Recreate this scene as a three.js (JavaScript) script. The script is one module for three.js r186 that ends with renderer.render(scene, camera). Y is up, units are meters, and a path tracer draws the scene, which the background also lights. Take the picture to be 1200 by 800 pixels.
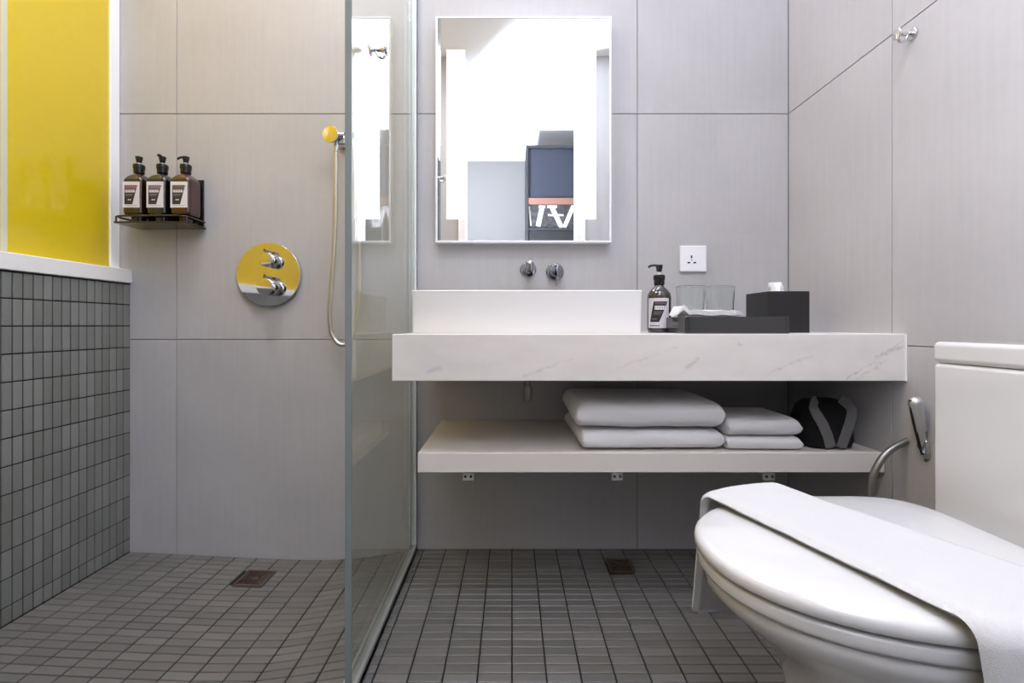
import * as THREE from 'three';
import { RoundedBoxGeometry } from 'three/addons/geometries/RoundedBoxGeometry.js';
import { mergeGeometries, mergeVertices, toCreasedNormals } from 'three/addons/utils/BufferGeometryUtils.js';
import { RectAreaLightUniformsLib } from 'three/addons/lights/RectAreaLightUniformsLib.js';
import { ImprovedNoise } from 'three/addons/math/ImprovedNoise.js';

// ------------------------------------------------------------------ camera, lights, exposure
const scene = new THREE.Scene();
scene.background = new THREE.Color(0x000000);
const F = 540, EYE = 0.725, DIST = 1.5;                   // focal length in pixels (1200 wide), eye height, distance to the back wall
const camera = new THREE.PerspectiveCamera(2 * Math.atan(400 / F) * 180 / Math.PI, 1.5, 0.02, 50);
camera.position.set(0, EYE, DIST);
camera.lookAt(0, EYE, 0);
camera.setViewOffset(1200, 800, 0, 19, 1200, 800);         // a shift lens: verticals stay vertical
scene.add(camera);

const renderer = new THREE.WebGLRenderer({ antialias: true });
renderer.toneMapping = THREE.LinearToneMapping;
renderer.toneMappingExposure = 1.07;
renderer.shadowMap.enabled = true;
RectAreaLightUniformsLib.init();

const H = 2.64;                                            // ceiling height
const COOL = 0xdfe5ff, SOFT = 0xe4eaff, WHITE = 0xfff6f4;
function areaLight(color, intensity, w, h, pos, target) {
  const l = new THREE.RectAreaLight(color, intensity, w, h);
  l.position.set(...pos); l.lookAt(...target); l.castShadow = true; scene.add(l); return l;
}
const L = { vanity: 19, shower: 28, room: 32, hall: 920, strip: 2 };
areaLight(COOL, L.vanity, 1.1, 0.14, [0.3, H - 0.02, 0.17], [0.3, 0, 0.17]);             // unseen slot light, out of view, lighting the vanity wall
areaLight(WHITE, L.shower, 0.4, 0.4, [-0.72, H - 0.02, 0.75], [-0.72, 0, 0.75]);     // unseen downlight, out of view, lighting the shower
areaLight(SOFT, L.room, 0.7, 0.2, [0.14, H - 0.02, 1.3], [0.14, 0, 1.3]);        // unseen ceiling panel by the doorway, placed to light the room
areaLight(SOFT, L.hall, 0.28, 0.28, [-0.72, 1.15, 2.4], [0.0, H, 2.4]);           // unseen uplighter in the hall, placed to brighten its ceiling

// ------------------------------------------------------------------ helpers
let seed = 7;
const rnd = () => { seed = (seed * 16807) % 2147483647; return (seed - 1) / 2147483646; };
const noise = new ImprovedNoise();
const V = (x, y, z) => new THREE.Vector3(x, y, z);
const names = {};
function numbered(n) { const k = names[n] = (names[n] ?? -1) + 1; return k ? `${n}_${String(k).padStart(3, '0')}` : n; }
function flat(g) { g = g.index ? g.toNonIndexed() : g; for (const k of Object.keys(g.attributes)) if (!['position', 'normal', 'uv'].includes(k)) g.deleteAttribute(k); if (!g.attributes.uv) g.setAttribute('uv', new THREE.BufferAttribute(new Float32Array(g.attributes.position.count * 2), 2)); return g; }
function obj(name, geos, mat, parent = scene) {
  const list = Array.isArray(geos) ? geos : [geos];
  const g = list.length > 1 ? mergeGeometries(list.map(flat)) : list[0];
  const m = new THREE.Mesh(g, mat);
  m.name = parent === scene ? numbered(name) : name;
  m.castShadow = m.receiveShadow = true;
  parent.add(m); return m;
}
function tag(o, label, category, group) { o.userData.label = label; o.userData.category = category; if (group) o.userData.group = group; return o; }
function thing(name, label, category, pos = [0, 0, 0], turn = 0, group) {
  const o = new THREE.Group(); o.name = numbered(name); o.position.set(...pos); o.rotation.y = turn; scene.add(o);
  return tag(o, label, category, group);
}
function struct(name, pos = [0, 0, 0]) { const o = new THREE.Group(); o.name = numbered(name); o.position.set(...pos); o.userData.kind = 'structure'; scene.add(o); return o; }
const box = (w, h, d, x = 0, y = 0, z = 0) => new THREE.BoxGeometry(w, h, d).translate(x, y, z);
const rbox = (w, h, d, r, x = 0, y = 0, z = 0, s = 3) => new RoundedBoxGeometry(w, h, d, s, r).translate(x, y, z);
const span = (x0, x1, y0, y1, z0, z1, r = 0) => r ? rbox(x1 - x0, y1 - y0, z1 - z0, r, (x0 + x1) / 2, (y0 + y1) / 2, (z0 + z1) / 2) : box(x1 - x0, y1 - y0, z1 - z0, (x0 + x1) / 2, (y0 + y1) / 2, (z0 + z1) / 2);
function rod(a, b, r0, r1 = r0, seg = 24) {
  const d = b.clone().sub(a), g = new THREE.CylinderGeometry(r1, r0, d.length(), seg);
  g.applyQuaternion(new THREE.Quaternion().setFromUnitVectors(V(0, 1, 0), d.normalize()));
  const c = a.clone().add(b).multiplyScalar(0.5); return g.translate(c.x, c.y, c.z);
}
const tube = (pts, r, n = 64, rs = 14) => new THREE.TubeGeometry(new THREE.CatmullRomCurve3(pts), n, r, rs);
const lathe = (pts, seg = 48) => new THREE.LatheGeometry(pts.map(p => new THREE.Vector2(...p)), seg);
// a disc or knob turned about +z: profile of [radius, z]
const turned = (pts, seg = 48) => lathe(pts, seg).rotateX(Math.PI / 2);
// closed rings of equal length joined into a skin, with flat end caps
function loft(rings, capA = true, capB = true) {
  const n = rings[0].length, pos = [], idx = [];
  rings.forEach(r => r.forEach(p => pos.push(p.x, p.y, p.z)));
  for (let i = 0; i < rings.length - 1; i++) for (let j = 0; j < n; j++) {
    const a = i * n + j, b = i * n + (j + 1) % n, c = a + n, d = b + n; idx.push(a, b, d, a, d, c);
  }
  const cap = (i, flip) => {
    const c = rings[i].reduce((s, p) => s.add(p), V(0, 0, 0)).divideScalar(n); const k = pos.length / 3; pos.push(c.x, c.y, c.z);
    for (let j = 0; j < n; j++) { const a = i * n + j, b = i * n + (j + 1) % n; flip ? idx.push(k, a, b) : idx.push(k, b, a); }
  };
  if (capA) cap(0, false); if (capB) cap(rings.length - 1, true);
  const g = new THREE.BufferGeometry(); g.setAttribute('position', new THREE.Float32BufferAttribute(pos, 3)); g.setIndex(idx);
  const uv = new Float32Array(pos.length / 3 * 2); for (let i = 0; i < pos.length / 3; i++) { uv[2 * i] = pos[3 * i] * 4; uv[2 * i + 1] = (pos[3 * i + 2] + pos[3 * i + 1]) * 4; }
  g.setAttribute('uv', new THREE.BufferAttribute(uv, 2));
  g.computeVertexNormals(); return g;
}
// ------------------------------------------------------------------ textures and materials
function canvasTex(w, h, draw, srgb = true) {
  const c = document.createElement('canvas'); c.width = w; c.height = h; draw(c.getContext('2d'), w, h);
  const t = new THREE.CanvasTexture(c); if (srgb) t.colorSpace = THREE.SRGBColorSpace; t.wrapS = t.wrapT = THREE.RepeatWrapping; return t;
}
function dataTex(n, f, srgb = false) {
  const a = new Uint8Array(n * n * 4);
  for (let y = 0; y < n; y++) for (let x = 0; x < n; x++) { const v = f(x / n, y / n); const i = (y * n + x) * 4; const c = Array.isArray(v) ? v : [v, v, v]; a[i] = c[0]; a[i + 1] = c[1]; a[i + 2] = c[2]; a[i + 3] = 255; }
  const t = new THREE.DataTexture(a, n, n); t.wrapS = t.wrapT = THREE.RepeatWrapping; t.magFilter = THREE.LinearFilter; t.minFilter = THREE.LinearMipmapLinearFilter; t.generateMipmaps = true;
  if (srgb) t.colorSpace = THREE.SRGBColorSpace; t.needsUpdate = true; return t;
}
const std = (color, roughness, extra = {}) => new THREE.MeshStandardMaterial({ color, roughness, ...extra });
const phys = (color, roughness, extra = {}) => new THREE.MeshPhysicalMaterial({ color, roughness, ...extra });
const panelTex = dataTex(512, (u, v) => {
  const s = noise.noise(u * 180, v * 6, 1) * 3 + noise.noise(u * 8, v * 8, 4) * 5 + noise.noise(u * 60, v * 60, 9) * 2;
  return [182 + s, 180 + s, 180 + s];
}, true);
const terry = dataTex(256, () => 90 + rnd() * 165); terry.repeat.set(3, 3);
const M = {
  panel: phys(0xffffff, 0.42, { map: panelTex }),
  grout: std(0x8e8c8a, 0.9),
  darkGrout: std(0x161614, 0.95),
  ceiling: std(0xf4f3f0, 0.9),
  wallPaint: std(0x6c6b68, 0.85),
  white: phys(0xf2f2f0, 0.3),
  sill: phys(0xeceae6, 0.35),
  yellow: phys(0xd6bb1c, 0.16, { clearcoat: 0.6, clearcoatRoughness: 0.08 }),
  yellowDeep: phys(0xdab305, 0.16, { clearcoat: 0.6, clearcoatRoughness: 0.08 }),
  seam: std(0xcfcdb0, 0.4),
  ceramic: phys(0xd4d4d3, 0.12, { clearcoat: 0.7, clearcoatRoughness: 0.04 }),
  basin: phys(0xf0efec, 0.3),
  chrome: std(0xd8d9da, 0.05, { metalness: 1 }),
  darkChrome: std(0x4a4c50, 0.08, { metalness: 1 }),
  tapChrome: std(0x9b9c9f, 0.04, { metalness: 1 }),  // chrome darkened, dark reflections put into its base colour
  chromeHose: std(0xcfcabc, 0.28, { metalness: 0.85 }),
  steel: std(0x8e8b86, 0.32, { metalness: 1 }),
  bronze: std(0x7d6a60, 0.4, { metalness: 0.85 }),
  aluminium: std(0xc9cac8, 0.35, { metalness: 0.7 }),
  profileWhite: std(0xe4e8e8, 0.35, { metalness: 0.1 }),
  mirror: std(0xf2f5f4, 0.0, { metalness: 1 }),
  glass: phys(0xf9fcfa, 0.0, { transmission: 1, thickness: 0, ior: 1.5 }),
  glassEdge: phys(0x7f8886, 0.2),
  tumbler: phys(0xf7fbfa, 0.02, { transmission: 1, thickness: 0.004, ior: 1.45 }),
  led: std(0xffffff, 0.5, { emissive: 0xffffff, emissiveIntensity: 1.25 }),
  lamp: std(0xffffff, 0.5, { emissive: 0xffffff, emissiveIntensity: 1.5 }),
  shelf: std(0xe0d9d0, 0.5),
  black: std(0x0b0b0c, 0.55),
  blackGloss: phys(0x0d0d0e, 0.22),
  blackCloth: std(0x070607, 0.95),
  ribbon: std(0x6b6968, 0.8),
  rackDark: phys(0x1d1411, 0.2, { clearcoat: 0.4 }),
  trayBlack: phys(0x242424, 0.2, { clearcoat: 0.5, clearcoatRoughness: 0.1 }),
  boxBlack: phys(0x1d1c1e, 0.35),
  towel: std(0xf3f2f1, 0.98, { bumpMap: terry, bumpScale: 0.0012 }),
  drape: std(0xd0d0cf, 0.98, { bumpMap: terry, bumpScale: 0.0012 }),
  paper: std(0xf6f6f6, 0.9),
  cabinet: std(0x191a1e, 0.6),
  navy: phys(0x141b28, 0.7),
  brownTrim: std(0x6b4a3c, 0.6),
  socketDark: std(0x2a2a2a, 0.8),
  plasticWhite: phys(0xf0f0f2, 0.3),
};
const tileTones = [0x7a7b76, 0x74756f, 0x7f807b, 0x777873].map(c => phys(c, 0.45));
const floorTones = [0x6d6a66, 0x676561, 0x726f6b, 0x6a6864].map(c => phys(c, 0.4));
const pick = a => a[Math.floor(rnd() * a.length)];

// one glazed mosaic tile, face to +z, four chamfered edges (18 triangles)
function tileGeo(w, h, t = 0.006, b = 0.0012) {
  const W = w / 2, Hh = h / 2, q = [[-1, -1], [1, -1], [1, 1], [-1, 1]];
  const r = [q.map(([a, c]) => V(a * W, c * Hh, -t)), q.map(([a, c]) => V(a * W, c * Hh, -b)), q.map(([a, c]) => V(a * (W - b), c * (Hh - b), 0))];
  const pos = []; const quad = (a, b2, c, d) => [a, b2, c, a, c, d].forEach(p => pos.push(p.x, p.y, p.z));
  for (let i = 0; i < 2; i++) for (let j = 0; j < 4; j++) quad(r[i][j], r[i][(j + 1) % 4], r[i + 1][(j + 1) % 4], r[i + 1][j]);
  quad(...r[2]);
  const g = new THREE.BufferGeometry(); g.setAttribute('position', new THREE.Float32BufferAttribute(pos, 3)); g.computeVertexNormals();
  g.setAttribute('uv', new THREE.BufferAttribute(new Float32Array(pos.length / 3 * 2), 2)); return g;
}
const geoCache = {};
const cachedTile = (w, h) => geoCache[w.toFixed(4) + h.toFixed(4)] ??= tileGeo(w, h);

// ------------------------------------------------------------------ the setting
const XL = -1.2417, XP = -1.278, XR = 0.9, ZF = 1.85, RIM = 0.905;
const rows = [-0.057, 0.678, 1.413, 2.148, H];
function panelMesh(parent, w, h, place) {                    // a large porcelain panel, face to +z, 2 mm joints
  const g = rbox(w - 0.0024, h - 0.0024, 0.012, 0.0012, 0, 0, -0.006, 1);
  const uv = g.attributes.uv, p = g.attributes.position, du = rnd(), dv = rnd();
  for (let i = 0; i < uv.count; i++) uv.setXY(i, p.getX(i) * 0.6 + du, p.getY(i) * 0.6 + dv);
  const m = obj('panel', g, M.panel, parent); place(m); return m;
}
{ // back wall
  const w = struct('wall_back');
  obj('backing', span(XP - 0.1, XR + 0.1, -0.06, H, -0.14, -0.0025), M.grout, w);
  const cols = [XP, -1.092, 0.408, XR];
  for (let i = 0; i < 3; i++) for (let j = 0; j < 4; j++) {
    const y0 = Math.max(rows[j], -0.055);
    panelMesh(w, cols[i + 1] - cols[i], rows[j + 1] - y0, m => m.position.set((cols[i] + cols[i + 1]) / 2, (y0 + rows[j + 1]) / 2, 0));
  }
}
{ // right wall
  const w = struct('wall_right');
  obj('backing', span(XR + 0.0025, XR + 0.14, -0.06, H, 0, 4.0), M.grout, w);
  const cols = [0, 0.408, 1.84];
  for (let i = 0; i < 2; i++) for (let j = 0; j < 4; j++) {
    const y0 = Math.max(rows[j], 0);
    panelMesh(w, cols[i + 1] - cols[i], rows[j + 1] - y0, m => { m.position.set(XR, (y0 + rows[j + 1]) / 2, (cols[i] + cols[i + 1]) / 2); m.rotation.y = -Math.PI / 2; });
  }
}
const hollow = [[-1.30, -0.010], [XL, -0.010], [-1.05, -0.020], [-0.85, -0.030], [-0.68, -0.0365], [-0.55, -0.0365], [-0.44, -0.022], [-0.33, -0.004], [-0.30, -0.002]];
function dip(x) {                                           // the shower floor falls to a shallow valley
  for (let i = 0; i < hollow.length - 1; i++) { const [a, ya] = hollow[i], [b, yb] = hollow[i + 1]; if (x <= b) { const t = Math.min(1, Math.max(0, (x - a) / (b - a))); return ya + (yb - ya) * t; } }
  return hollow.at(-1)[1];
}
const slope = x => (dip(x + 0.03) - dip(x - 0.03)) / 0.06;
const smoothDip = x => (dip(x - 0.05) + dip(x - 0.025) + dip(x) + dip(x + 0.025) + dip(x + 0.05)) / 5;
const ROW0 = 0.5388, ROWP = 0.0255, COLP = 0.0713, GX = -0.32;
const toPx = (x, y, z) => { const d = DIST - z; return d < 0.05 ? [1e4, 1e4] : [600 + F * x / d, 381 + F * (EYE - y) / d]; };
const clipCols = (x0, pitch, a, b) => { const out = []; for (let k = -30; k < 30; k++) { const p = Math.max(a, x0 + k * pitch), q = Math.min(b, x0 + (k + 1) * pitch); if (q - p > 0.012) out.push([p, q]); } return out; };
function floorTiles(parent, xs, height, drain, visible) {
  const list = [];
  for (const [xa, xb] of xs) for (let k = -51; k <= 21; k++) {
    const x = (xa + xb) / 2;
    const z = ROW0 + ROWP * (k + 0.5) ; if (z < 0.008 || z > ZF - 0.02) continue;
    if (Math.abs(x - drain[0]) < drain[2] && Math.abs(z - drain[1]) < drain[2]) continue;
    const [px, py] = toPx(x, 0, z), d = DIST - z;
    const seen = d > 0.3 && px > -20 && px < 1220 && py < 815 && visible(px, py, x, z);
    list.push({ x, z, w: xb - xa, area: seen ? 1 / d : -Math.abs(d) - 1 });
  }
  list.sort((a, b) => b.area - a.area);
  const rest = [];
  list.forEach((t, i) => {
    const g = cachedTile(t.w - 0.0032, ROWP - 0.0026);
    const mat = pick(floorTones), tilt = (rnd() - 0.5) * 0.008;
    const m = new THREE.Matrix4().makeRotationFromEuler(new THREE.Euler(0, 0, Math.atan(slope(t.x)) * (height === smoothDip ? 1 : 0) + tilt));
    m.multiply(new THREE.Matrix4().makeRotationX(-Math.PI / 2 + (rnd() - 0.5) * 0.012)); m.setPosition(t.x, height(t.x), t.z);
    if (i < 300 && t.area > 0) { const o = obj('tile', g, mat, parent); o.applyMatrix4(m); } else rest.push(g.clone().applyMatrix4(m));
  });
  const o = obj('tile_field', mergeGeometries(rest), floorTones[0], parent); o.userData.kind = 'stuff';
}
{ // bathroom floor
  const f = struct('floor');
  obj('slab', span(GX - 0.003, XR, -0.14, -0.0028, 0, ZF), M.darkGrout, f);
  floorTiles(f, clipCols(0, COLP, GX + 0.0145, XR), () => 0, [0.3265, 0.112, 0.037], (px, py) => px < 905 && px < 820 + (py - 640) * 0.6 + 20);
}
{ // shower floor
  const f = struct('floor');
  const pos = [], n = 60;
  const g = new THREE.PlaneGeometry(GX - XP + 0.02, ZF, n, 1).rotateX(-Math.PI / 2).translate((GX + XP) / 2, 0, ZF / 2);
  const p = g.attributes.position; for (let i = 0; i < p.count; i++) p.setY(i, smoothDip(p.getX(i)) - 0.0028);
  g.computeVertexNormals();
  obj('screed', g, M.darkGrout, f);
  obj('slab', span(XP - 0.1, GX - 0.003, -0.2, -0.06, -0.1, ZF), M.darkGrout, f);
  floorTiles(f, clipCols(-0.688, 0.0695, XL, GX - 0.014), smoothDip, [-0.768, 0.123, 0.043], () => true);
}
{ // half wall of the shower, faced with upright mosaic tiles
  const w = struct('wall_left');
  obj('backing', span(-1.38, XL - 0.0028, -0.16, RIM - 0.045, 0, ZF), M.darkGrout, w);
  const P = 0.0252, rowY = [-0.0105, 0.0325]; for (let k = 1; k <= 12; k++) rowY.push(Math.min(0.0325 + 0.069 * k, RIM - 0.047));
  const rest = [];
  for (let c = -1; c < 70; c++) for (let r = 0; r < 13; r++) {
    const z = 0.0264 + P * (c + 0.5), y0 = rowY[r], y1 = rowY[r + 1]; if (y1 - y0 < 0.01) continue;
    const g = cachedTile(P - 0.003, y1 - y0 - 0.003), mat = pick(tileTones);
    const m = new THREE.Matrix4().makeRotationFromEuler(new THREE.Euler((rnd() - 0.5) * 0.008, Math.PI / 2 + (rnd() - 0.5) * 0.02, 0)); m.setPosition(XL, (y0 + y1) / 2, z);
    if (c < 21) obj('tile', g, mat, w).applyMatrix4(m); else rest.push(g.clone().applyMatrix4(m));
  }
  obj('tile_field', mergeGeometries(rest), tileTones[0], w).userData.kind = 'stuff';
}
{ // sill on the half wall
  const t = obj('trim_1', span(-1.38, -1.2352, RIM - 0.044, RIM, 0, ZF, 0.003), M.sill); t.userData.kind = 'structure';
}
{ // yellow glass partition above the sill
  const w = struct('window_1');
  obj('frame', [span(-1.36, XP + 0.002, RIM, H, 0, 0.034, 0.002), span(-1.36, XP + 0.002, RIM, H, ZF - 0.03, ZF)], M.white, w);
  obj('pane', span(-1.30, XP - 0.004, RIM, H, 0.034, 0.331), M.yellow, w);
  obj('seam', span(-1.30, XP - 0.002, RIM, H, 0.331, 0.346), M.seam, w);
  obj('pane', span(-1.30, XP - 0.004, RIM, H, 0.346, ZF - 0.03), M.yellowDeep, w);
  obj('backing', span(-1.38, -1.302, RIM, H, 0, ZF), M.white, w);
}
{ // front wall with the open doorway (seen in the mirror), hall and ceiling
  const c = obj('ceiling', span(-1.6, 1.4, H, H + 0.1, -0.14, 4.1), M.ceiling); c.userData.kind = 'structure';
  const f = struct('wall_front');
  obj('wall_section', [span(0.52, XR, 0, H, ZF, ZF + 0.12), span(-1.38, -0.38, -0.16, H, ZF, ZF + 0.12)], M.panel, f);
  const d = struct('door_1');
  obj('door_frame', [span(0.46, 0.52, 0, H, ZF - 0.02, ZF + 0.14, 0.003), span(-0.38, -0.33, 0, H, ZF - 0.02, ZF + 0.14, 0.003)], M.white, d);
  const h = struct('wall_far');
  obj('wall_section', [span(-1.5, 1.3, 0, H, 3.95, 4.05), span(-1.5, -1.4, 0, H, ZF + 0.12, 3.95)], M.wallPaint, h);
  const fl = obj('floor', span(-1.5, XR, -0.1, 0, ZF, 4.05), std(0x8a7a68, 0.6)); fl.userData.kind = 'structure';
}
function unseenCeilingLamp(label, w, d, x, z) {  // unseen overhead lamps, all out of view, placed to light the bathroom
  const t = thing('unseen_ceiling_light', label, 'ceiling light', [x, H, z]);
  obj('frame', [box(w + 0.03, 0.012, 0.015, 0, -0.006, d / 2 + 0.0075), box(w + 0.03, 0.012, 0.015, 0, -0.006, -d / 2 - 0.0075), box(0.015, 0.012, d, w / 2 + 0.0075, -0.006, 0), box(0.015, 0.012, d, -w / 2 - 0.0075, -0.006, 0)], M.white, t);
  obj('diffuser', box(w, 0.006, d, 0, -0.004, 0), M.lamp, t);
}
unseenCeilingLamp('unseen long slim ceiling light, out of view, lighting the wall around the mirror and washbasin', 1.1, 0.14, 0.3, 0.17);
unseenCeilingLamp('unseen square ceiling light, out of view, lighting the shower', 0.4, 0.4, -0.72, 0.75);
unseenCeilingLamp('unseen slim ceiling light panel just inside the bathroom doorway, placed to light the room', 0.7, 0.2, 0.14, 1.3);
{  // unseen hall uplighter, kept out of the mirror, brightening the hall ceiling
  const t = thing('unseen_floor_lamp', 'unseen uplighter floor lamp in the hall behind the front wall, placed to brighten the hall ceiling', 'floor lamp', [-0.72, 0, 2.4]);
  obj('base', lathe([[0, 0], [0.13, 0], [0.13, 0.015], [0.02, 0.03], [0, 0.03]]), M.steel, t);
  obj('pole', rod(V(0, 0.03, 0), V(0, 1.105, 0), 0.012), M.steel, t);
  const q = new THREE.Quaternion().setFromUnitVectors(V(0, 1, 0), V(0.72, 1.49, 0).normalize());
  obj('lamp_shade', box(0.32, 0.03, 0.32, 0, -0.02, 0).applyQuaternion(q).translate(0, 1.14, 0), M.white, t);
  obj('diffuser', box(0.28, 0.004, 0.28, 0, -0.0045, 0).applyQuaternion(q).translate(0, 1.145, 0), M.lamp, t);
}

// ------------------------------------------------------------------ glass shower screen
{
  const t = thing('shower_screen', 'frameless clear glass shower screen with aluminium floor rail, standing between shower and vanity', 'shower screen', [GX, 0, 0]);
  obj('pane', span(-0.006, 0.006, 0.014, 2.1, 0.012, 0.597), M.glass, t);
  obj('glass_edge', span(-0.0064, 0.0064, 0.014, 2.1, 0.597, 0.6, 0), M.glassEdge, t);
  obj('wall_channel', [span(-0.010, -0.007, 0, 2.1, 0.0005, 0.022), span(0.007, 0.012, 0, 2.1, 0.0005, 0.022), span(-0.010, 0.012, 0, 2.1, 0.0005, 0.008)], M.profileWhite, t);
  obj('floor_rail', [span(-0.013, -0.0068, 0, 0.022, 0.022, 0.6, 0.001), span(0.0068, 0.015, 0, 0.022, 0.022, 0.6, 0.001), span(-0.013, 0.015, 0, 0.012, 0.022, 0.6)], M.aluminium, t);
}
function hook(label, pos, turn) {                            // posts out along +z
  const t = thing('robe_hook', label, 'hook', pos, turn);
  obj('base', turned([[0, 0], [0.013, 0], [0.013, 0.003], [0.011, 0.005], [0, 0.005]]), M.chrome, t);
  obj('post', turned([[0, 0.004], [0.005, 0.004], [0.0045, 0.02], [0.006, 0.030], [0.0115, 0.034], [0.0125, 0.036], [0.0115, 0.039], [0, 0.040]]), M.chrome, t);
  obj('peg', tube([V(0, -0.002, 0.012), V(0, -0.014, 0.018), V(0, -0.018, 0.027), V(0, -0.013, 0.033)], 0.003, 24, 10), M.chrome, t);
  return t;
}
hook('small chrome robe hook fixed on the right tiled wall', [XR, 1.378, 0.466], -Math.PI / 2);
hook('small chrome robe hook fixed on the glass shower screen', [GX + 0.0062, 1.335, 0.478], Math.PI / 2);

// ------------------------------------------------------------------ mirror with two lit strips
{
  const t = thing('mirror', 'rectangular wall mirror with thin white frame and two lit vertical strips above the washbasin', 'mirror', [0, 0, 0]);
  const x0 = -0.243, x1 = 0.316, y0 = 0.988, y1 = 1.706, z = 0.036, b = 0.006;
  obj('housing', span(x0 + 0.004, x1 - 0.004, y0 + 0.004, y1 - 0.004, 0.0005, z - 0.006), M.white, t);
  obj('glass', span(x0 + b, x1 - b, y0 + b, y1 - b, z - 0.006, z - 0.001), M.mirror, t);
  obj('frame', [span(x0, x1, y0, y0 + b, 0.006, z + 0.001, 0.001), span(x0, x1, y1 - b, y1, 0.006, z + 0.001, 0.001), span(x0, x0 + b, y0 + b, y1 - b, 0.006, z + 0.001, 0.001), span(x1 - b, x1, y0 + b, y1 - b, 0.006, z + 0.001, 0.001)], M.plasticWhite, t);
  for (const [a, c, yb, yt] of [[-0.208, -0.150, 1.062, 1.60], [0.212, 0.267, 1.062, 1.62]]) {
    obj('light_strip', span(a, c, yb, yt, z - 0.001, z - 0.0004), M.led, t);
    areaLight(0xffffff, L.strip, c - a, yt - yb, [(a + c) / 2, (yb + yt) / 2, z + 0.001], [(a + c) / 2, (yb + yt) / 2, 1]);
  }
}
// ------------------------------------------------------------------ counter, shelf, basin, taps
const CT = 0.7046, CF = 0.45;
const marble = canvasTex(1024, 128, (g, w, h) => {
  g.fillStyle = '#e3ddd6'; g.fillRect(0, 0, w, h);
  const im = g.getImageData(0, 0, w, h);
  for (let y = 0; y < h; y++) for (let x = 0; x < w; x++) { const s = noise.noise(x / 140, y / 60, 3) * 7 + noise.noise(x / 30, y / 24, 8) * 3; const i = (y * w + x) * 4; for (let k = 0; k < 3; k++) im.data[i + k] += s; }
  g.putImageData(im, 0, 0);
  const soft = (x0, y0, x1, y1, a, wd, wob = 4, n = 40) => {   // a soft vein: many faint overlapping dabs
    for (let i = 0; i <= n; i++) { const t = i / n, x = x0 + (x1 - x0) * t + noise.noise(t * 6, x0, 1) * wob * 2, y = y0 + (y1 - y0) * t + noise.noise(t * 6, y0, 7) * wob * 2, r = wd * (0.5 + Math.abs(noise.noise(t * 9, x0, 3)) * 1.6);
      for (let k = 4; k >= 1; k--) { g.fillStyle = `rgba(104,96,93,${a / 4})`; g.beginPath(); g.arc(x, y, r * k / 3, 0, 7); g.fill(); } }
  };
  soft(908, 124, 1022, 18, 0.10, 2.4, 4, 70); soft(930, 122, 985, 72, 0.07, 3.5, 7, 40); soft(965, 64, 1020, 32, 0.06, 5, 5, 40);
  soft(262, 116, 360, 66, 0.025, 5, 4, 40); soft(450, 92, 570, 36, 0.03, 2.5, 4, 60); soft(590, 92, 612, 66, 0.08, 5, 3, 16);
  soft(500, 62, 512, 70, 0.06, 2.5, 2, 8); soft(690, 24, 700, 32, 0.12, 2.5, 2, 8); soft(70, 104, 96, 92, 0.06, 6, 2, 12); soft(760, 102, 840, 56, 0.02, 4, 4, 40); soft(150, 70, 230, 40, 0.015, 5, 4, 30);
});
M.marble = phys(0xffffff, 0.3, { map: marble });
{
  const t = thing('vanity_counter', 'thick white grey-veined marble counter spanning the wall below the mirror', 'counter');
  obj('slab', span(-0.2735, XR - 0.005, 0.598, CT, 0.001, CF, 0.0015), M.marble, t);
  obj('edge_seal', span(XR - 0.005, XR - 0.0003, 0.598, CT + 0.001, 0.01, CF + 0.001), M.white, t);
}
{
  const t = thing('wall_shelf', 'plain off-white shelf under the marble counter, carrying towels', 'shelf');
  obj('board', span(-0.2275, XR - 0.001, 0.370, 0.417, 0.001, 0.389, 0.0015), M.shelf, t);
  for (const px of [550, 720, 893]) {
    const x = (px - 600) / 470;
    const b = obj('bracket', [span(x - 0.013, x + 0.013, 0.349, 0.3698, 0.376, 0.384, 0.001), span(x - 0.012, x + 0.012, 0.358, 0.3698, 0.002, 0.376, 0.001)], M.aluminium, t);
    obj('screw', [-0.007, 0.007].map(o => rod(V(x + o, 0.359, 0.3838), V(x + o, 0.359, 0.3852), 0.0035, 0.0035, 12)), M.socketDark, b);
  }
}
function roundRect(w, d, r, y, cx = 0, cz = 0, n = 10) {
  const out = []; for (const [sx, sz, a0] of [[1, 1, 0], [-1, 1, 1], [-1, -1, 2], [1, -1, 3]]) for (let i = 0; i <= n; i++) { const a = (a0 + i / n) * Math.PI / 2; out.push(V(cx + sx * (w / 2 - r) + r * Math.cos(a), y, cz + sz * (d / 2 - r) + r * Math.sin(a))); }
  return out.reverse();
}
{
  const t = thing('washbasin', 'white rectangular vessel basin standing on the left end of the marble counter', 'washbasin', [0.036, CT + 0.0003, 0.235]);
  const ring = (w, d, y, r) => roundRect(w, d, r, y);
  const w = 0.564, d = 0.29, h = 0.1055;
  obj('bowl', toCreasedNormals(loft([
    ring(w - 0.008, d - 0.008, 0, 0.006), ring(w - 0.006, d - 0.006, 0.003, 0.006), ring(w - 0.002, d - 0.002, h - 0.006, 0.007), ring(w, d, h - 0.002, 0.007), ring(w - 0.002, d - 0.002, h, 0.007),
    ring(w - 0.020, d - 0.020, h, 0.006), ring(w - 0.022, d - 0.022, h - 0.002, 0.006), ring(w - 0.05, d - 0.05, 0.035, 0.02), ring(w - 0.09, d - 0.09, 0.02, 0.03), ring(0.05, 0.05, 0.014, 0.02)
  ]), 0.6), M.basin, t);
  obj('drain', lathe([[0, 0.0145], [0.022, 0.0145], [0.024, 0.017], [0.02, 0.0185], [0, 0.019]]), M.chrome, t);
}
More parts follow.
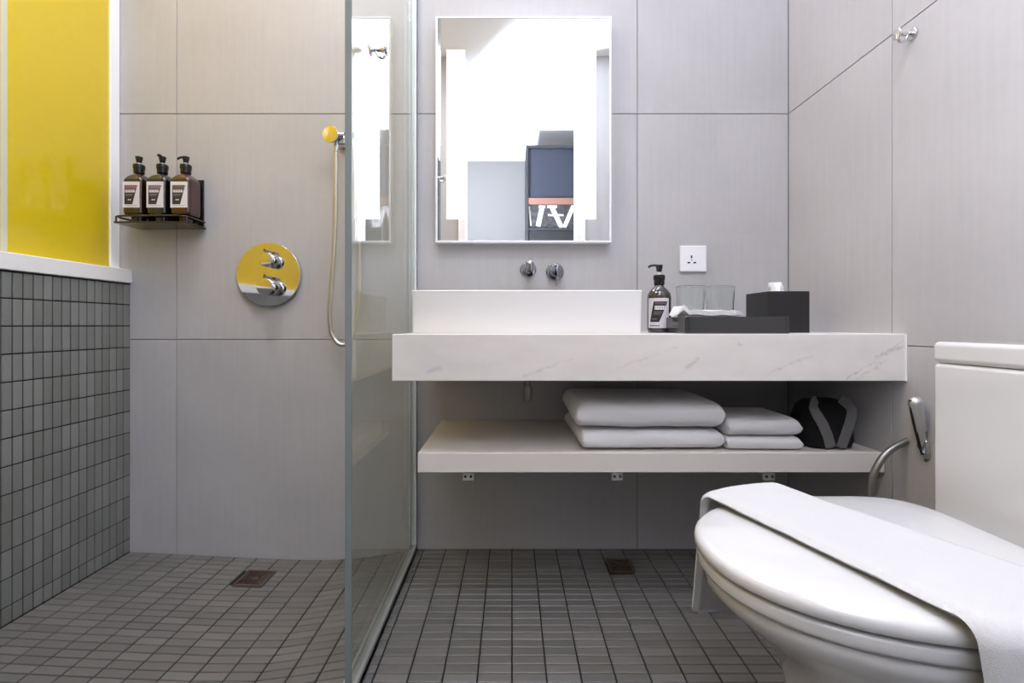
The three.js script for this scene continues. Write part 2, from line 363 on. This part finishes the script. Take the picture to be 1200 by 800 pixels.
{ // spout
  const t = thing('basin_spout', 'short chrome wall spout above the white basin, left of the lever', 'tap', [0.053, 0.905, 0]);
  obj('wall_flange', turned([[0, 0.0005], [0.026, 0.0005], [0.026, 0.005], [0.023, 0.008], [0, 0.008]]), M.tapChrome, t);
  obj('pipe', [rod(V(0, 0, 0.006), V(0, 0, 0.13), 0.0125, 0.0125, 32), new THREE.SphereGeometry(0.0125, 32, 16).translate(0, 0, 0.13), rod(V(0, 0, 0.13), V(0, -0.02, 0.13), 0.0125, 0.011, 32)], M.tapChrome, t);
  obj('aerator', rod(V(0, -0.0205, 0.13), V(0, -0.022, 0.13), 0.008), M.black, t);
}
{ // mixer lever
  const t = thing('basin_mixer_lever', 'round chrome wall mixer with a thin down-pointing pin lever, right of the spout', 'tap', [0.139, 0.898, 0]);
  obj('wall_flange', turned([[0, 0.0005], [0.029, 0.0005], [0.029, 0.005], [0.026, 0.008], [0, 0.008]]), M.tapChrome, t);
  obj('knob', turned([[0, 0.006], [0.019, 0.006], [0.019, 0.046], [0.0175, 0.0485], [0, 0.049]]), M.tapChrome, t);
  obj('lever', [rod(V(0.002, -0.015, 0.036), V(0.002, -0.046, 0.040), 0.0022), new THREE.SphereGeometry(0.0024, 12, 8).translate(0.002, -0.046, 0.040)], M.steel, t);
}
{ // waste trap under the counter
  const t = thing('waste_trap', 'small chrome waste pipe hanging below the marble counter under the basin', 'pipe', [0.042, 0, 0.24]);
  obj('tail_pipe', rod(V(0, 0.5975, 0), V(0, 0.56, 0), 0.008), M.steel, t);
  obj('cup', lathe([[0, 0.516], [0.008, 0.517], [0.0125, 0.524], [0.0135, 0.545], [0.011, 0.558], [0.0085, 0.566], [0, 0.566]]), M.steel, t);
  obj('outlet_pipe', rod(V(0, 0.548, -0.006), V(0, 0.548, -0.2395), 0.007), M.steel, t);
}
// ------------------------------------------------------------------ power socket
{
  const t = thing('power_socket', 'square white three-pin wall socket above the tissue box', 'socket', [(812.5 - 600) / 362, EYE + (381 - 303) / 362, 0]);
  obj('plate', rbox(0.086, 0.084, 0.009, 0.003, 0, 0, 0.0048), M.plasticWhite, t);
  for (const [x, y, w, h] of [[0, 0.006, 0.005, 0.009], [-0.009, -0.013, 0.009, 0.005], [0.010, -0.013, 0.009, 0.005]]) obj('slot', box(w, h, 0.001, x - 0.006, y, 0.0092), M.socketDark, t);
  obj('screw', turned([[0, 0.009], [0.0022, 0.009], [0.0022, 0.0098], [0, 0.0099]], 12).translate(-0.006, -0.004, 0), M.steel, t);
}
// ------------------------------------------------------------------ pump bottles
function labelTex(band) {
  return canvasTex(128, 160, (g, w, h) => {
    g.fillStyle = '#d9d6dc'; g.fillRect(0, 0, w, h);
    g.fillStyle = '#2c2b2c'; g.beginPath(); g.moveTo(14, 22); g.lineTo(112, 22); g.lineTo(74, 140); g.lineTo(14, 140); g.fill();
    g.fillStyle = band; g.fillRect(18, 24, 88, 20);
    g.fillStyle = '#f2eef0'; g.fillRect(20, 50, 74, 16);
    g.fillStyle = '#2c2b2c'; for (let i = 0; i < 7; i++) g.fillRect(25 + i * 10, 53, 5, 9);
    g.fillStyle = '#8d8a8c'; g.fillRect(24, 76, 58, 3); g.fillRect(24, 84, 50, 3);
    g.fillStyle = '#e9e6e8'; g.fillRect(40, 108, 10, 7); g.fillRect(54, 108, 10, 7);
    g.fillStyle = '#8b888a'; g.fillRect(18, 146, 90, 2);
  });
}
function pump(t, y, s = 1) {
  obj('collar', [lathe([[0, y], [0.014 * s, y], [0.0145 * s, y + 0.001], [0.0145 * s, y + 0.014 * s], [0.016 * s, y + 0.015 * s], [0.016 * s, y + 0.026 * s], [0.0135 * s, y + 0.028 * s], [0, y + 0.028 * s]])], M.blackGloss, t);
  obj('stem', rod(V(0, y + 0.028 * s, 0), V(0, y + 0.037 * s, 0), 0.0042 * s), M.plasticWhite, t);
}
function pumpHead(t, y, turn, s = 1) {
  const g = [lathe([[0, 0], [0.0062, 0], [0.0075, 0.004], [0.0098, 0.016], [0.0098, 0.019], [0, 0.020]], 24), tube([V(0, 0.017, 0), V(0.012, 0.0185, 0), V(0.024, 0.017, 0), V(0.029, 0.013, 0)], 0.0032, 20, 10)].map(q => q.scale(s, s, s).rotateY(turn).translate(0, y, 0));
  obj('pump_head', g, M.black, t);
}
function squareBottle(label, x, body, band, turn) {
  const t = thing('pump_bottle', label, 'bottle', [x, 1.0645, 0.053], 0, 'bottles on the shower wall rack');
  const r = (w, y, c) => roundRect(w, w, c, y, 0, 0, 6);
  obj('body', loft([r(0.048, 0, 0.012), r(0.058, 0.003, 0.014), r(0.060, 0.010, 0.012), r(0.060, 0.108, 0.012), r(0.057, 0.116, 0.014), r(0.048, 0.124, 0.018), r(0.034, 0.130, 0.016), r(0.025, 0.134, 0.012), r(0.024, 0.138, 0.0115)]), body, t);
  const lb = obj('label', rbox(0.052, 0.080, 0.0012, 0.0005, 0, 0.062, 0.0304, 1), std(0xffffff, 0.5, { map: labelTex(band) }), t);
  lb.userData.label = 'pale label with a dark slanted block';
  pump(t, 0.136); pumpHead(t, 0.170, turn);
}
{
  const t = thing('bottle_rack', 'dark brown glossy wall rack holding three pump bottles beside the yellow panel', 'rack', [0, 0, 0]);
  obj('tray', span(-1.213, -0.994, 1.036, 1.042, 0.0005, 0.098, 0.002), M.rackDark, t);
  obj('rail', [tube([V(-1.211, 1.058, 0.006), V(-1.211, 1.058, 0.085), V(-1.20, 1.058, 0.095), V(-1.006, 1.058, 0.095), V(-0.996, 1.058, 0.085), V(-0.996, 1.058, 0.006)], 0.003, 80, 8), ...[-1.208, -1.135, -1.061, -0.993].map(x => rod(V(x, 1.041, 0.094), V(x, 1.058, 0.094), 0.0025))], M.rackDark, t);
  obj('back_plate', span(-1.213, -1.000, 1.040, 1.196, 0.0005, 0.007, 0.002), M.rackDark, t);
  for (const x of [-1.171, -1.0975, -1.024]) obj('support', rod(V(x, 1.0415, 0.053), V(x, 1.064, 0.053), 0.016, 0.02), M.rackDark, t);
}
const amber = c => phys(c, 0.12, { clearcoat: 0.8, clearcoatRoughness: 0.05 });
squareBottle('dark amber pump bottle with pink-banded label, left of the three on the rack', -1.171, amber(0x2a1608), '#8d5f74', 2.4);
squareBottle('near-black pump bottle with purple-banded label, middle of the three on the rack', -1.0975, amber(0x141412), '#8a6b80', -1.3);
squareBottle('reddish-brown pump bottle with tan-banded label, right of the three on the rack', -1.024, amber(0x3a1a12), '#6b5a4c', 3.0);
{
  const t = thing('soap_pump_bottle', 'dark round pump bottle with printed label standing on the counter beside the basin', 'bottle', [0.412, CT, 0.21]);
  obj('body', lathe([[0, 0], [0.028, 0], [0.032, 0.004], [0.0325, 0.01], [0.0325, 0.098], [0.031, 0.108], [0.024, 0.119], [0.015, 0.127], [0.0125, 0.131], [0.0125, 0.136], [0, 0.136]]), phys(0x332e2b, 0.14, { clearcoat: 0.8 }), t);
  const lt = canvasTex(128, 160, (g, w, h) => {
    g.fillStyle = '#cfcacb'; g.fillRect(0, 0, w, h);
    g.fillStyle = '#201f20'; g.beginPath(); g.moveTo(40, 18); g.lineTo(118, 18); g.lineTo(70, 128); g.lineTo(16, 128); g.fill();
    g.fillStyle = '#5d4c52'; g.fillRect(48, 22, 58, 12); g.fillStyle = '#e6e3e4'; g.fillRect(46, 42, 58, 20); g.fillStyle = '#3c3a3b'; for (let i = 0; i < 6; i++) g.fillRect(51 + i * 9, 46, 4, 11);
    g.fillStyle = '#8b888a'; g.fillRect(40, 74, 46, 3); g.fillRect(38, 84, 40, 3); g.fillRect(30, 110, 28, 4); g.fillStyle = '#4a4748'; g.fillRect(14, 146, 60, 5);
  });
  const lg = new THREE.CylinderGeometry(0.0331, 0.0331, 0.082, 32, 1, true, -1.35, 1.9).translate(0, 0.054, 0);
  obj('label', lg, std(0xffffff, 0.5, { map: lt, side: THREE.DoubleSide }), t);
  pump(t, 0.133); pumpHead(t, 0.170, 2.9);
}
// ------------------------------------------------------------------ tray, tumblers, napkin, tissue box
{
  const t = thing('amenity_tray', 'shallow glossy black tray standing on the counter front beside the tissue box', 'tray', [0.5475, CT, 0.26]);
  const w = 0.253, d = 0.24, h = 0.0415, b = 0.008;
  obj('base', rbox(w, 0.008, d, 0.001, 0, 0.004, 0), M.trayBlack, t);
  for (const s of [-1, 1]) { obj('side', rbox(b, h - 0.008, d, 0.001, s * (w - b) / 2, h / 2 + 0.004, 0), M.trayBlack, t); obj('side', rbox(w - 2 * b, h - 0.008, b, 0.001, 0, h / 2 + 0.004, s * (d - b) / 2), M.trayBlack, t); }
}
function tumbler(label, x, z) {
  const t = thing('glass_tumbler', label, 'glass', [x, CT + 0.0085, z], 0, 'tumblers in the amenity tray');
  obj('glass', lathe([[0, 0], [0.030, 0], [0.032, 0.002], [0.0385, 0.117], [0.038, 0.1185], [0.0372, 0.117], [0.030, 0.012], [0.026, 0.010], [0, 0.010]]), M.tumbler, t);
}
tumbler('clear tumbler in the black tray, nearer the pump bottle', 0.490, 0.235);
tumbler('clear tumbler in the black tray, nearer the tissue box', 0.575, 0.225);
{ // folded white cloth in front of the tumblers, hanging on the tray
  const g = new THREE.BoxGeometry(0.165, 0.012, 0.07, 40, 3, 16), p = g.attributes.position;
  for (let i = 0; i < p.count; i++) {
    const x = p.getX(i), z = p.getZ(i), e = Math.max(0, Math.abs(x) / 0.0825 - 0.8) * 5;
    p.setY(i, p.getY(i) * (1 - 0.7 * e * e) + 0.004 * noise.noise(x * 30, z * 40, 2) + (x < -0.055 ? 0.012 * Math.exp(-(((x + 0.066) / 0.009) ** 2)) : 0) - 0.006 * e * e);
    p.setZ(i, z * (1 - 0.25 * e));
  }
  g.computeVertexNormals();
  const t = tag(obj('face_cloth', mergeVertices(g), M.towel), 'small folded white cloth lying in the black tray before the tumblers', 'cloth'); t.position.set(0.492, CT + 0.0515, 0.325);
  const b = obj('cloth_fold', rbox(0.13, 0.0365, 0.06, 0.006, 0.006, -0.0247, 0), M.towel, t);
}
{
  const t = thing('tissue_box', 'black cube tissue box on the counter by the right wall, one white tissue showing', 'tissue box', [0.7525, CT, 0.188]);
  const w = 0.111, d = 0.123, h = 0.113, bx = new THREE.Shape();
  obj('cover', [rbox(w, h, 0.004, 0.0015, 0, h / 2, d / 2 - 0.002), rbox(w, h, 0.004, 0.0015, 0, h / 2, -d / 2 + 0.002), rbox(0.004, h, d - 0.008, 0.0015, w / 2 - 0.002, h / 2, 0), rbox(0.004, h, d - 0.008, 0.0015, -w / 2 + 0.002, h / 2, 0)], M.boxBlack, t);
  obj('top', [box(w - 0.008, 0.004, 0.045, 0, h - 0.008, 0.036), box(w - 0.008, 0.004, 0.045, 0, h - 0.008, -0.036), box(0.03, 0.004, 0.027, 0.036, h - 0.008, 0), box(0.03, 0.004, 0.027, -0.036, h - 0.008, 0)], M.boxBlack, t);
  const g = new THREE.CylinderGeometry(0.011, 0.021, 0.05, 20, 8, false), p = g.attributes.position;
  for (let i = 0; i < p.count; i++) { const a = Math.atan2(p.getZ(i), p.getX(i)), y = p.getY(i), k = 1 + 0.28 * Math.sin(a * 5 + y * 60); p.setXYZ(i, p.getX(i) * k + (y > 0 ? -0.12 * y : 0) + 0.004, y, p.getZ(i) * k); }
  for (let i = 0; i < p.count; i++) { const y = p.getY(i); if (y > 0.012) { p.setX(i, p.getX(i) + 0.010 * Math.sign(p.getX(i) || 1) * 0.4); } }
  g.computeVertexNormals();
  obj('tissue', g.translate(-0.004, h + 0.004, 0), std(0xffffff, 0.9, { side: THREE.DoubleSide }), t);
}
// ------------------------------------------------------------------ shower mixer and hand shower
{
  const t = thing('shower_mixer', 'large round chrome shower mixer plate with two stub handles, reflecting the yellow panel', 'shower mixer', [-0.785, 0.8885, 0]);
  obj('plate', turned([[0, 0.0005], [0.103, 0.0005], [0.103, 0.014], [0.1015, 0.016], [0, 0.016]], 72), M.chrome, t);
  for (const [y, r, l] of [[0.044, 0.023, 0.055], [-0.042, 0.027, 0.062]]) {
    const h = obj('handle', turned([[0, 0.015], [r * 0.8, 0.015], [r * 0.8, 0.022], [r, 0.023], [r, l - 0.003], [r - 0.003, l], [0, l]]).translate(0.012, y, 0), M.chrome, t);
    obj('grip', [rbox(0.012, 0.008, l - 0.026, 0.002, 0.012, y + r + 0.003, (l + 0.022) / 2)], M.steel, h);
    obj('marker', turned([[0, 0.0161], [0.0035, 0.0161], [0.0035, 0.0168], [0, 0.0169]], 16).translate(-0.012, y + r + 0.012, 0), M.black, t);
  }
}
{
  const t = thing('hand_shower', 'chrome hand shower in a wall bracket with a looping hose behind the glass edge', 'hand shower');
  const s = 378, P = (px, py, z) => V((px - 600) * (DIST - z) / F, EYE + (381 - py) * (DIST - z) / F, z);
  obj('bracket', [rod(P(404, 165, 0.0005), P(404, 165, 0.012), 0.024), rod(P(404, 165, 0.01), P(402, 165, 0.055), 0.010), rbox(0.035, 0.03, 0.03, 0.006, ...P(401, 166, 0.06).toArray())], M.chrome, t);
  obj('spray_head', [turned([[0, -0.004], [0.020, -0.004], [0.0252, 0.001], [0.0256, 0.005], [0.0248, 0.007], [0, 0.0072]]).rotateY(-0.16).translate(...P(388, 158, 0.088).toArray()), rod(P(388, 158, 0.080), P(403, 159, 0.075), 0.010, 0.011)], M.chrome, t);
  obj('connector', [rod(P(395, 166, 0.066), P(393, 178, 0.066), 0.011, 0.008)], M.chrome, t);
  obj('hose', tube([P(393.5, 177, 0.066), P(393.5, 215, 0.064), P(392, 280, 0.055), P(388, 340, 0.05), P(386.5, 375, 0.05), P(390, 394, 0.05), P(400, 404, 0.05), P(410, 400, 0.045), P(417, 380, 0.04), P(421, 340, 0.035), P(421, 275, 0.03), P(417, 200, 0.03), P(414, 170, 0.028)], 0.0068, 160, 12), M.chromeHose, t);
  obj('wall_outlet', [rod(P(414, 163, 0.0005), P(414, 163, 0.006), 0.018), rod(P(414, 163, 0.005), P(414, 163, 0.034), 0.009), rod(P(414, 163, 0.028), P(414, 175, 0.028), 0.009)], M.chrome, t);
}
// ------------------------------------------------------------------ floor drains
function drain(label, x, y, z, size, turn = 0) {
  const t = thing('floor_drain', label, 'drain', [x, y, z], 0);
  const ringG = (o, i, h, yy) => [box(o, h, (o - i) / 2, 0, yy, (o + i) / 4), box(o, h, (o - i) / 2, 0, yy, -(o + i) / 4), box((o - i) / 2, h, i, (o + i) / 4, yy, 0), box((o - i) / 2, h, i, -(o + i) / 4, yy, 0)];
  obj('frame', ringG(size, size - 0.014, 0.006, 0.0005), M.bronze, t);
  obj('grate', [0.8, 0.6, 0.4].flatMap(k => ringG(size * k, size * k - 0.007, 0.005, 0)).concat([box(size * 0.2, 0.005, size * 0.2), box(size * 0.9, 0.003, 0.004), box(0.004, 0.003, size * 0.9)]), M.bronze, t);
  obj('pan', box(size * 0.9, 0.001, size * 0.9, 0, -0.0024, 0), M.black, t);
  t.rotation.z = turn;
}
drain('square bronze floor drain in the sloping shower floor', -0.768, smoothDip(-0.768) + 0.0008, 0.123, 0.086, Math.atan(slope(-0.768)));
drain('square bronze floor drain under the shelf near the back wall', 0.3265, 0.0008, 0.112, 0.076);

// ------------------------------------------------------------------ towels and pouch on the shelf
function foldedTowel(name, label, w, h, d, pos, turn, layers, group) {
  const t = thing(name, label, 'towel', pos, turn, group);
  const lh = h / layers;
  for (let k = 0; k < layers; k++) {
    const nx = 44, nt = 40, pts = [];
    // one fold: rounded slab; front (z+) is a smooth fold, ends softly bulged
    for (let i = 0; i <= nx; i++) {
      const u = i / nx, x = (u - 0.5) * w, e = Math.abs(u - 0.5) * 2, end = e > 0.88 ? Math.sqrt(Math.max(0, 1 - ((e - 0.88) / 0.12) ** 2)) : 1;
      const ring = [];
      for (let j = 0; j < nt; j++) {
        const a = j / nt * Math.PI * 2, c = Math.cos(a), s = Math.sin(a), q = (v, n) => Math.sign(v) * Math.abs(v) ** (2 / n);
        const zz = q(c, 6.5) * (d / 2) * (0.985 + 0.015 * end) + 0.003 * noise.noise(x * 9 + k * 5, s * 2, pos[0] * 20), hh = q(s, 2.7) * lh / 2 * (0.35 + 0.65 * end);
        const wob = 0.0022 * noise.noise(x * 14 + 3, zz * 14, k * 3 + pos[1] * 40);
        ring.push(V(x + 0.004 * noise.noise(zz * 12, k * 7, s), lh * (k + 0.5) + hh * (0.985) + (s > 0 && k < layers - 1 ? 0 : wob * (pos[1] > 0.42 || s > 0 ? 1 : 0)), zz));
      }
      pts.push(ring);
    }
    const g = loft(pts); const p = g.attributes.position; for (let i = 0; i < p.count; i++) p.setY(i, Math.max(p.getY(i), 0.0002)); g.computeVertexNormals();
    obj('fold', g, M.towel, t);
  }
  return t;
}
const SH = 0.4172;
foldedTowel('bath_towel', 'large folded white bath towel, bottom of the left stack on the shelf', 0.355, 0.050, 0.31, [0.343, SH, 0.222], 0.02, 1, 'folded bath towels on the shelf');
foldedTowel('bath_towel', 'large thick folded white bath towel, top of the left stack on the shelf', 0.368, 0.068, 0.315, [0.340, SH + 0.0515, 0.220], -0.015, 1, 'folded bath towels on the shelf');
foldedTowel('hand_towel', 'small folded white hand towel, bottom of the right stack beside the black pouch', 0.185, 0.034, 0.20, [0.622, SH, 0.275], -0.03, 1, 'folded hand towels on the shelf');
foldedTowel('hand_towel', 'small folded white hand towel, top of the right stack beside the black pouch', 0.185, 0.044, 0.20, [0.619, SH + 0.0335, 0.273], 0.02, 1, 'folded hand towels on the shelf');
{
  const t = thing('storage_pouch', 'black fabric pouch with a grey V-shaped ribbon at the right end of the shelf', 'pouch', [0.800, SH, 0.305]);
  const sec = (w, d, y, c) => roundRect(w, d, c, y, 0, 0, 8);
  obj('body', loft([sec(0.0989, 0.08, 0, 0.03), sec(0.1187, 0.105, 0.004, 0.035), sec(0.1290, 0.115, 0.02, 0.04), sec(0.1256, 0.11, 0.07, 0.04), sec(0.1101, 0.088, 0.10, 0.035), sec(0.0860, 0.055, 0.116, 0.025), sec(0.0516, 0.02, 0.120, 0.009)]), M.blackCloth, t);
  const strap = pts => { const w = 0.0125, rings = pts.map(([x, y, z], i) => { const a = pts[Math.max(0, i - 1)], b = pts[Math.min(pts.length - 1, i + 1)], l = Math.hypot(b[0] - a[0], b[1] - a[1]) || 1, nx = -(b[1] - a[1]) / l * w, ny = (b[0] - a[0]) / l * w; return [V(x + nx, y + ny, z), V(x - nx, y - ny, z), V(x - nx, y - ny, z - 0.002), V(x + nx, y + ny, z - 0.002)]; }); return toCreasedNormals(loft(rings), 0.6); };
  for (const s of [-1, 1]) obj('ribbon', strap([[0.0125 * s, 0.006, 0.0578], [0.022 * s, 0.036, 0.0602], [0.033 * s, 0.064, 0.0585], [0.043 * s, 0.085, 0.0525], [0.047 * s, 0.100, 0.0465], [0.040 * s, 0.1125, 0.037], [0.028 * s, 0.1195, 0.030]]), M.ribbon, t);
}
// ------------------------------------------------------------------ toilet
const TC = 0.88;                                            // toilet axis, z
function oval(xf, xb, w, y, inset = 0, n = 72, nb = 5, xc = 0.52) {
  const out = []; for (let i = 0; i < n; i++) {
    const a = i / n * Math.PI * 2, c = Math.cos(a), s = Math.sin(a), e = c < 0 ? 2.15 : nb, q = v => Math.sign(v) * Math.abs(v) ** (2 / e);
    const ra = (c < 0 ? xc - xf : xb - xc) - inset;
    out.push(V(xc + q(c) * ra, y, TC + q(s) * (w - inset)));
  } return out.reverse();
}
{
  const t = thing('toilet', 'white ceramic close-coupled toilet with closed lid against the right wall', 'toilet');
  const B = (y, xf, w, i = 0) => oval(xf, 0.894, w, y, i, 72, 7);
  obj('bowl', loft([B(0, 0.382, 0.116, 0.004), B(0.006, 0.378, 0.118), B(0.10, 0.386, 0.111), B(0.18, 0.386, 0.109), B(0.225, 0.381, 0.110), B(0.262, 0.371, 0.115), B(0.295, 0.350, 0.126), B(0.322, 0.322, 0.143), B(0.348, 0.290, 0.161), B(0.369, 0.270, 0.172), B(0.382, 0.268, 0.173, 0.002), B(0.385, 0.272, 0.17, 0.004)]), M.ceramic, t);
  const S = (y, i) => oval(0.261, 0.683, 0.178, y, i);
  obj('seat', loft([S(0.387, 0.006), S(0.389, 0.002), S(0.393, 0), S(0.403, 0), S(0.4055, 0.002), S(0.407, 0.007)]), M.ceramic, t);
  const C = (y, i) => oval(0.257, 0.686, 0.1815, y, i);
  obj('lid', loft([C(0.4095, 0.008), C(0.411, 0.003), C(0.414, 0), C(0.422, 0), C(0.4275, 0.0025), C(0.431, 0.008), C(0.4335, 0.02), C(0.435, 0.05), C(0.4365, 0.10), C(0.437, 0.15)]), M.ceramic, t);
  for (const k of [-0.075, 0.075]) obj('hinge', rod(V(0.70, 0.398, TC + k - 0.025), V(0.70, 0.398, TC + k + 0.025), 0.011), M.ceramic, t);
  obj('tank', rbox(0.163, 0.273, 0.372, 0.008, 0.8165, 0.5235, TC, 5), M.ceramic, t);
  obj('tank_lid', rbox(0.164, 0.0365, 0.374, 0.009, 0.816, 0.6787, TC, 5), M.ceramic, t);
  obj('flush_button', lathe([[0, 0.697], [0.022, 0.697], [0.022, 0.700], [0.02, 0.7015], [0, 0.702]]).translate(0.815, 0, TC), M.chrome, t);
}
{ // towel folded into a strip and laid across the lid, hanging down on both sides
  const top = 0.4382, T = 0.013, nu = 26, nt = 90;
  const insideLid = (x, z) => { const dx = x - 0.52, dz = Math.abs(z - TC) / 0.1835, e = dx < 0 ? 2.15 : 5, a = dx < 0 ? 0.264 : 0.168; return (Math.abs(dx) / a) ** e + dz ** e < 1; };
  const v = V(0.33, 0, 0.944), across = V(0.944, 0, -0.33);
  const origin = V(0.352, 0, 0.835);
  function path(u) {                                        // u 0..1 across the strip; arc-length polyline over the lid
    const w = 0.156 + 0.0, p0 = origin.clone().addScaledVector(across, (u - 0) * w);
    let a = 0, b = 0; const at = s => p0.clone().addScaledVector(v, s).addScaledVector(across, u * 0.12 * Math.max(0, s));
    for (a = 0; a > -0.5; a -= 0.001) { const q = at(a); if (!insideLid(q.x, q.z)) break; }
    for (b = 0.02; b < 0.6; b += 0.001) { const q = at(b); if (!insideLid(q.x, q.z)) break; }
    const R = 0.014, farDrop = 0.185, nearDrop = 0.20 , pts = [];
    for (let i = 0; i <= nt; i++) {
      const t = i / nt; let p;
      if (t < 0.28) { const k = 1 - t / 0.28; p = at(a); const out = R * 0.9 + 0.006 * Math.sin(u * 7) * k; p.addScaledVector(v, -out - 0.014 * k).addScaledVector(across, -0.004 * k * (1 - u)); p.y = top - R - k * farDrop * (1 + 0.03 * Math.sin(u * 5) + 0.16 * u); }
      else if (t < 0.36) { const k = (t - 0.28) / 0.08 * Math.PI / 2; p = at(a); p.addScaledVector(v, -R * 0.9 * Math.cos(k)); p.y = top - R + R * Math.sin(k); }
      else if (t < 0.70) { const k = (t - 0.36) / 0.34; p = at(a + (b - a) * k); p.y = top + 0.0012 * noise.noise(p.x * 30, p.z * 30, 5); }
      else if (t < 0.78) { const k = (t - 0.70) / 0.08 * Math.PI / 2; p = at(b); p.addScaledVector(v, R * 0.9 * Math.sin(k)); p.y = top - R + R * Math.cos(k); }
      else { const k = (t - 0.78) / 0.22; p = at(b); p.addScaledVector(v, R * 0.9 + 0.018 * k + 0.004 * Math.sin(u * 8) * k).addScaledVector(across, 0.02 * k); p.y = top - R - k * nearDrop; }
      pts.push(p);
    }
    return pts;
  }
  const grid = []; for (let i = 0; i <= nu; i++) grid.push(path(i / nu));
  const nrm = (i, j) => { const a = grid[Math.max(0, i - 1)][j], b = grid[Math.min(nu, i + 1)][j], c = grid[i][Math.max(0, j - 1)], d = grid[i][Math.min(nt, j + 1)]; return d.clone().sub(c).cross(b.clone().sub(a)).normalize(); };
  const rings = [];
  for (let j = 0; j <= nt; j++) {
    const up = [], down = [];
    for (let i = 0; i <= nu; i++) {
      const n = nrm(i, j), e = Math.min(1, Math.min(i, nu - i) / 2.2), hgt = T * (0.5 + 0.5 * Math.sqrt(1 - (1 - e) ** 2)), low = T * 0.5 * (1 - Math.sqrt(1 - (1 - e) ** 2));
      up.push(grid[i][j].clone().addScaledVector(n, hgt)); down.push(grid[i][j].clone().addScaledVector(n, low + 0.0006));
    }
    rings.push([...up, ...down.reverse()]);
  }
  const uvg = loft(rings);
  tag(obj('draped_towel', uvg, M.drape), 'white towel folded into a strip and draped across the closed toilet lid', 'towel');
}
// ------------------------------------------------------------------ bidet sprayer
{
  const t = thing('bidet_sprayer', 'chrome hand bidet sprayer with grey hose on the right wall beside the cistern', 'bidet sprayer');
  const P = (px, py, d = 1.0) => V((px - 600) * d / F, EYE + (381 - py) * d / F, DIST - d);
  obj('wall_bracket', [rbox(0.012, 0.03, 0.024, 0.003, XR - 0.0065, EYE - (523 - 381) / F, 0.5), rod(V(XR - 0.008, 0.462, 0.5), P(1083, 525), 0.009)], M.chrome, t);
  obj('handle', [tube([P(1072, 476), P(1075, 490), P(1081, 515), P(1087, 536)], 0.0085, 30, 16)], M.aluminium, t);
  obj('spray_head', [rod(P(1073, 472), P(1079, 505), 0.0135, 0.011), new THREE.SphereGeometry(0.0135, 20, 12).translate(...P(1073, 472).toArray())], M.aluminium, t);
  obj('trigger', tube([P(1067, 468), P(1070, 490), P(1076, 515), P(1081, 532)], 0.003, 24, 8), M.black, t);
  obj('hose', tube([P(1087, 534), P(1089, 545, 1.01), P(1084, 530, 1.03), P(1076, 513, 1.05), P(1058, 519, 1.05), P(1040, 530, 1.05), P(1026, 550, 1.05), P(1021, 572, 1.05), P(1023, 600, 1.05), P(1040, 650, 1.05), P(1052, 680, 1.03)], 0.0075, 160, 14), std(0x8f8e8b, 0.35, { metalness: 0.75 }), t);
  obj('inlet_valve', rod(P(1052, 680, 1.03), V(XR - 0.0005, P(1052, 680, 1.03).y, DIST - 1.03), 0.011), M.chrome, t);
}
// ------------------------------------------------------------------ cabinet in the hall, seen in the mirror
{
  const t = thing('hall_cabinet', 'tall dark cabinet with navy panel and lettered board, seen in the mirror through the doorway', 'cabinet', [0, 0, 0]);
  const x0 = 0.135, x1 = 0.86, z = 3.0;
  obj('frame', [span(x0, x0 + 0.02, 0, 2.455, z, z + 0.4), span(x1 - 0.02, x1, 0, 2.455, z, z + 0.4), span(x0, x1, 2.43, 2.455, z, z + 0.4), span(x0, x1, 1.64, 1.66, z, z + 0.4)], M.cabinet, t);
  obj('navy_panel', span(x0 + 0.02, x1 - 0.02, 1.95, 2.43, z + 0.02, z + 0.04), M.navy, t);
  obj('shelf_trim', span(x0 + 0.02, x1 - 0.02, 1.89, 1.95, z + 0.005, z + 0.03), M.brownTrim, t);
  const tex = canvasTex(256, 90, (g, w, h) => {
    g.fillStyle = '#232121'; g.fillRect(0, 0, w, h);
    const im = g.getImageData(0, 0, w, h); for (let y = 0; y < h; y++) for (let x = 0; x < w; x++) { const s = noise.noise(x / 14, y / 14, 6) * 36; const i = (y * w + x) * 4; for (let k = 0; k < 3; k++) im.data[i + k] += s; } g.putImageData(im, 0, 0);
    g.save(); g.translate(w, 0); g.scale(-1, 1); g.strokeStyle = '#a9a7a6'; g.lineCap = 'butt';
    const line = (lw, ...p) => { g.lineWidth = lw; g.beginPath(); p.forEach(([x, y], i) => i ? g.lineTo(x, y) : g.moveTo(x, y)); g.stroke(); };
    line(6, [4, 6], [10, 80]); line(17, [52, 4], [36, 82]); line(9, [38, 8], [62, 8]); line(10, [70, 8], [104, 8]); line(17, [84, 6], [122, 88]); line(7, [72, 40], [128, 40]); line(15, [130, 88], [164, 4]); line(15, [164, 4], [190, 88]); line(15, [196, 88], [224, 4]);
    g.restore();
  });
  obj('lettered_board', span(x0 + 0.02, x1 - 0.02, 1.66, 1.89, z + 0.02, z + 0.03), std(0xffffff, 0.6, { map: tex }), t);
  obj('lower_door', span(x0 + 0.02, x1 - 0.02, 0.02, 1.64, z + 0.01, z + 0.03), M.black, t);
}
renderer.render(scene, camera);
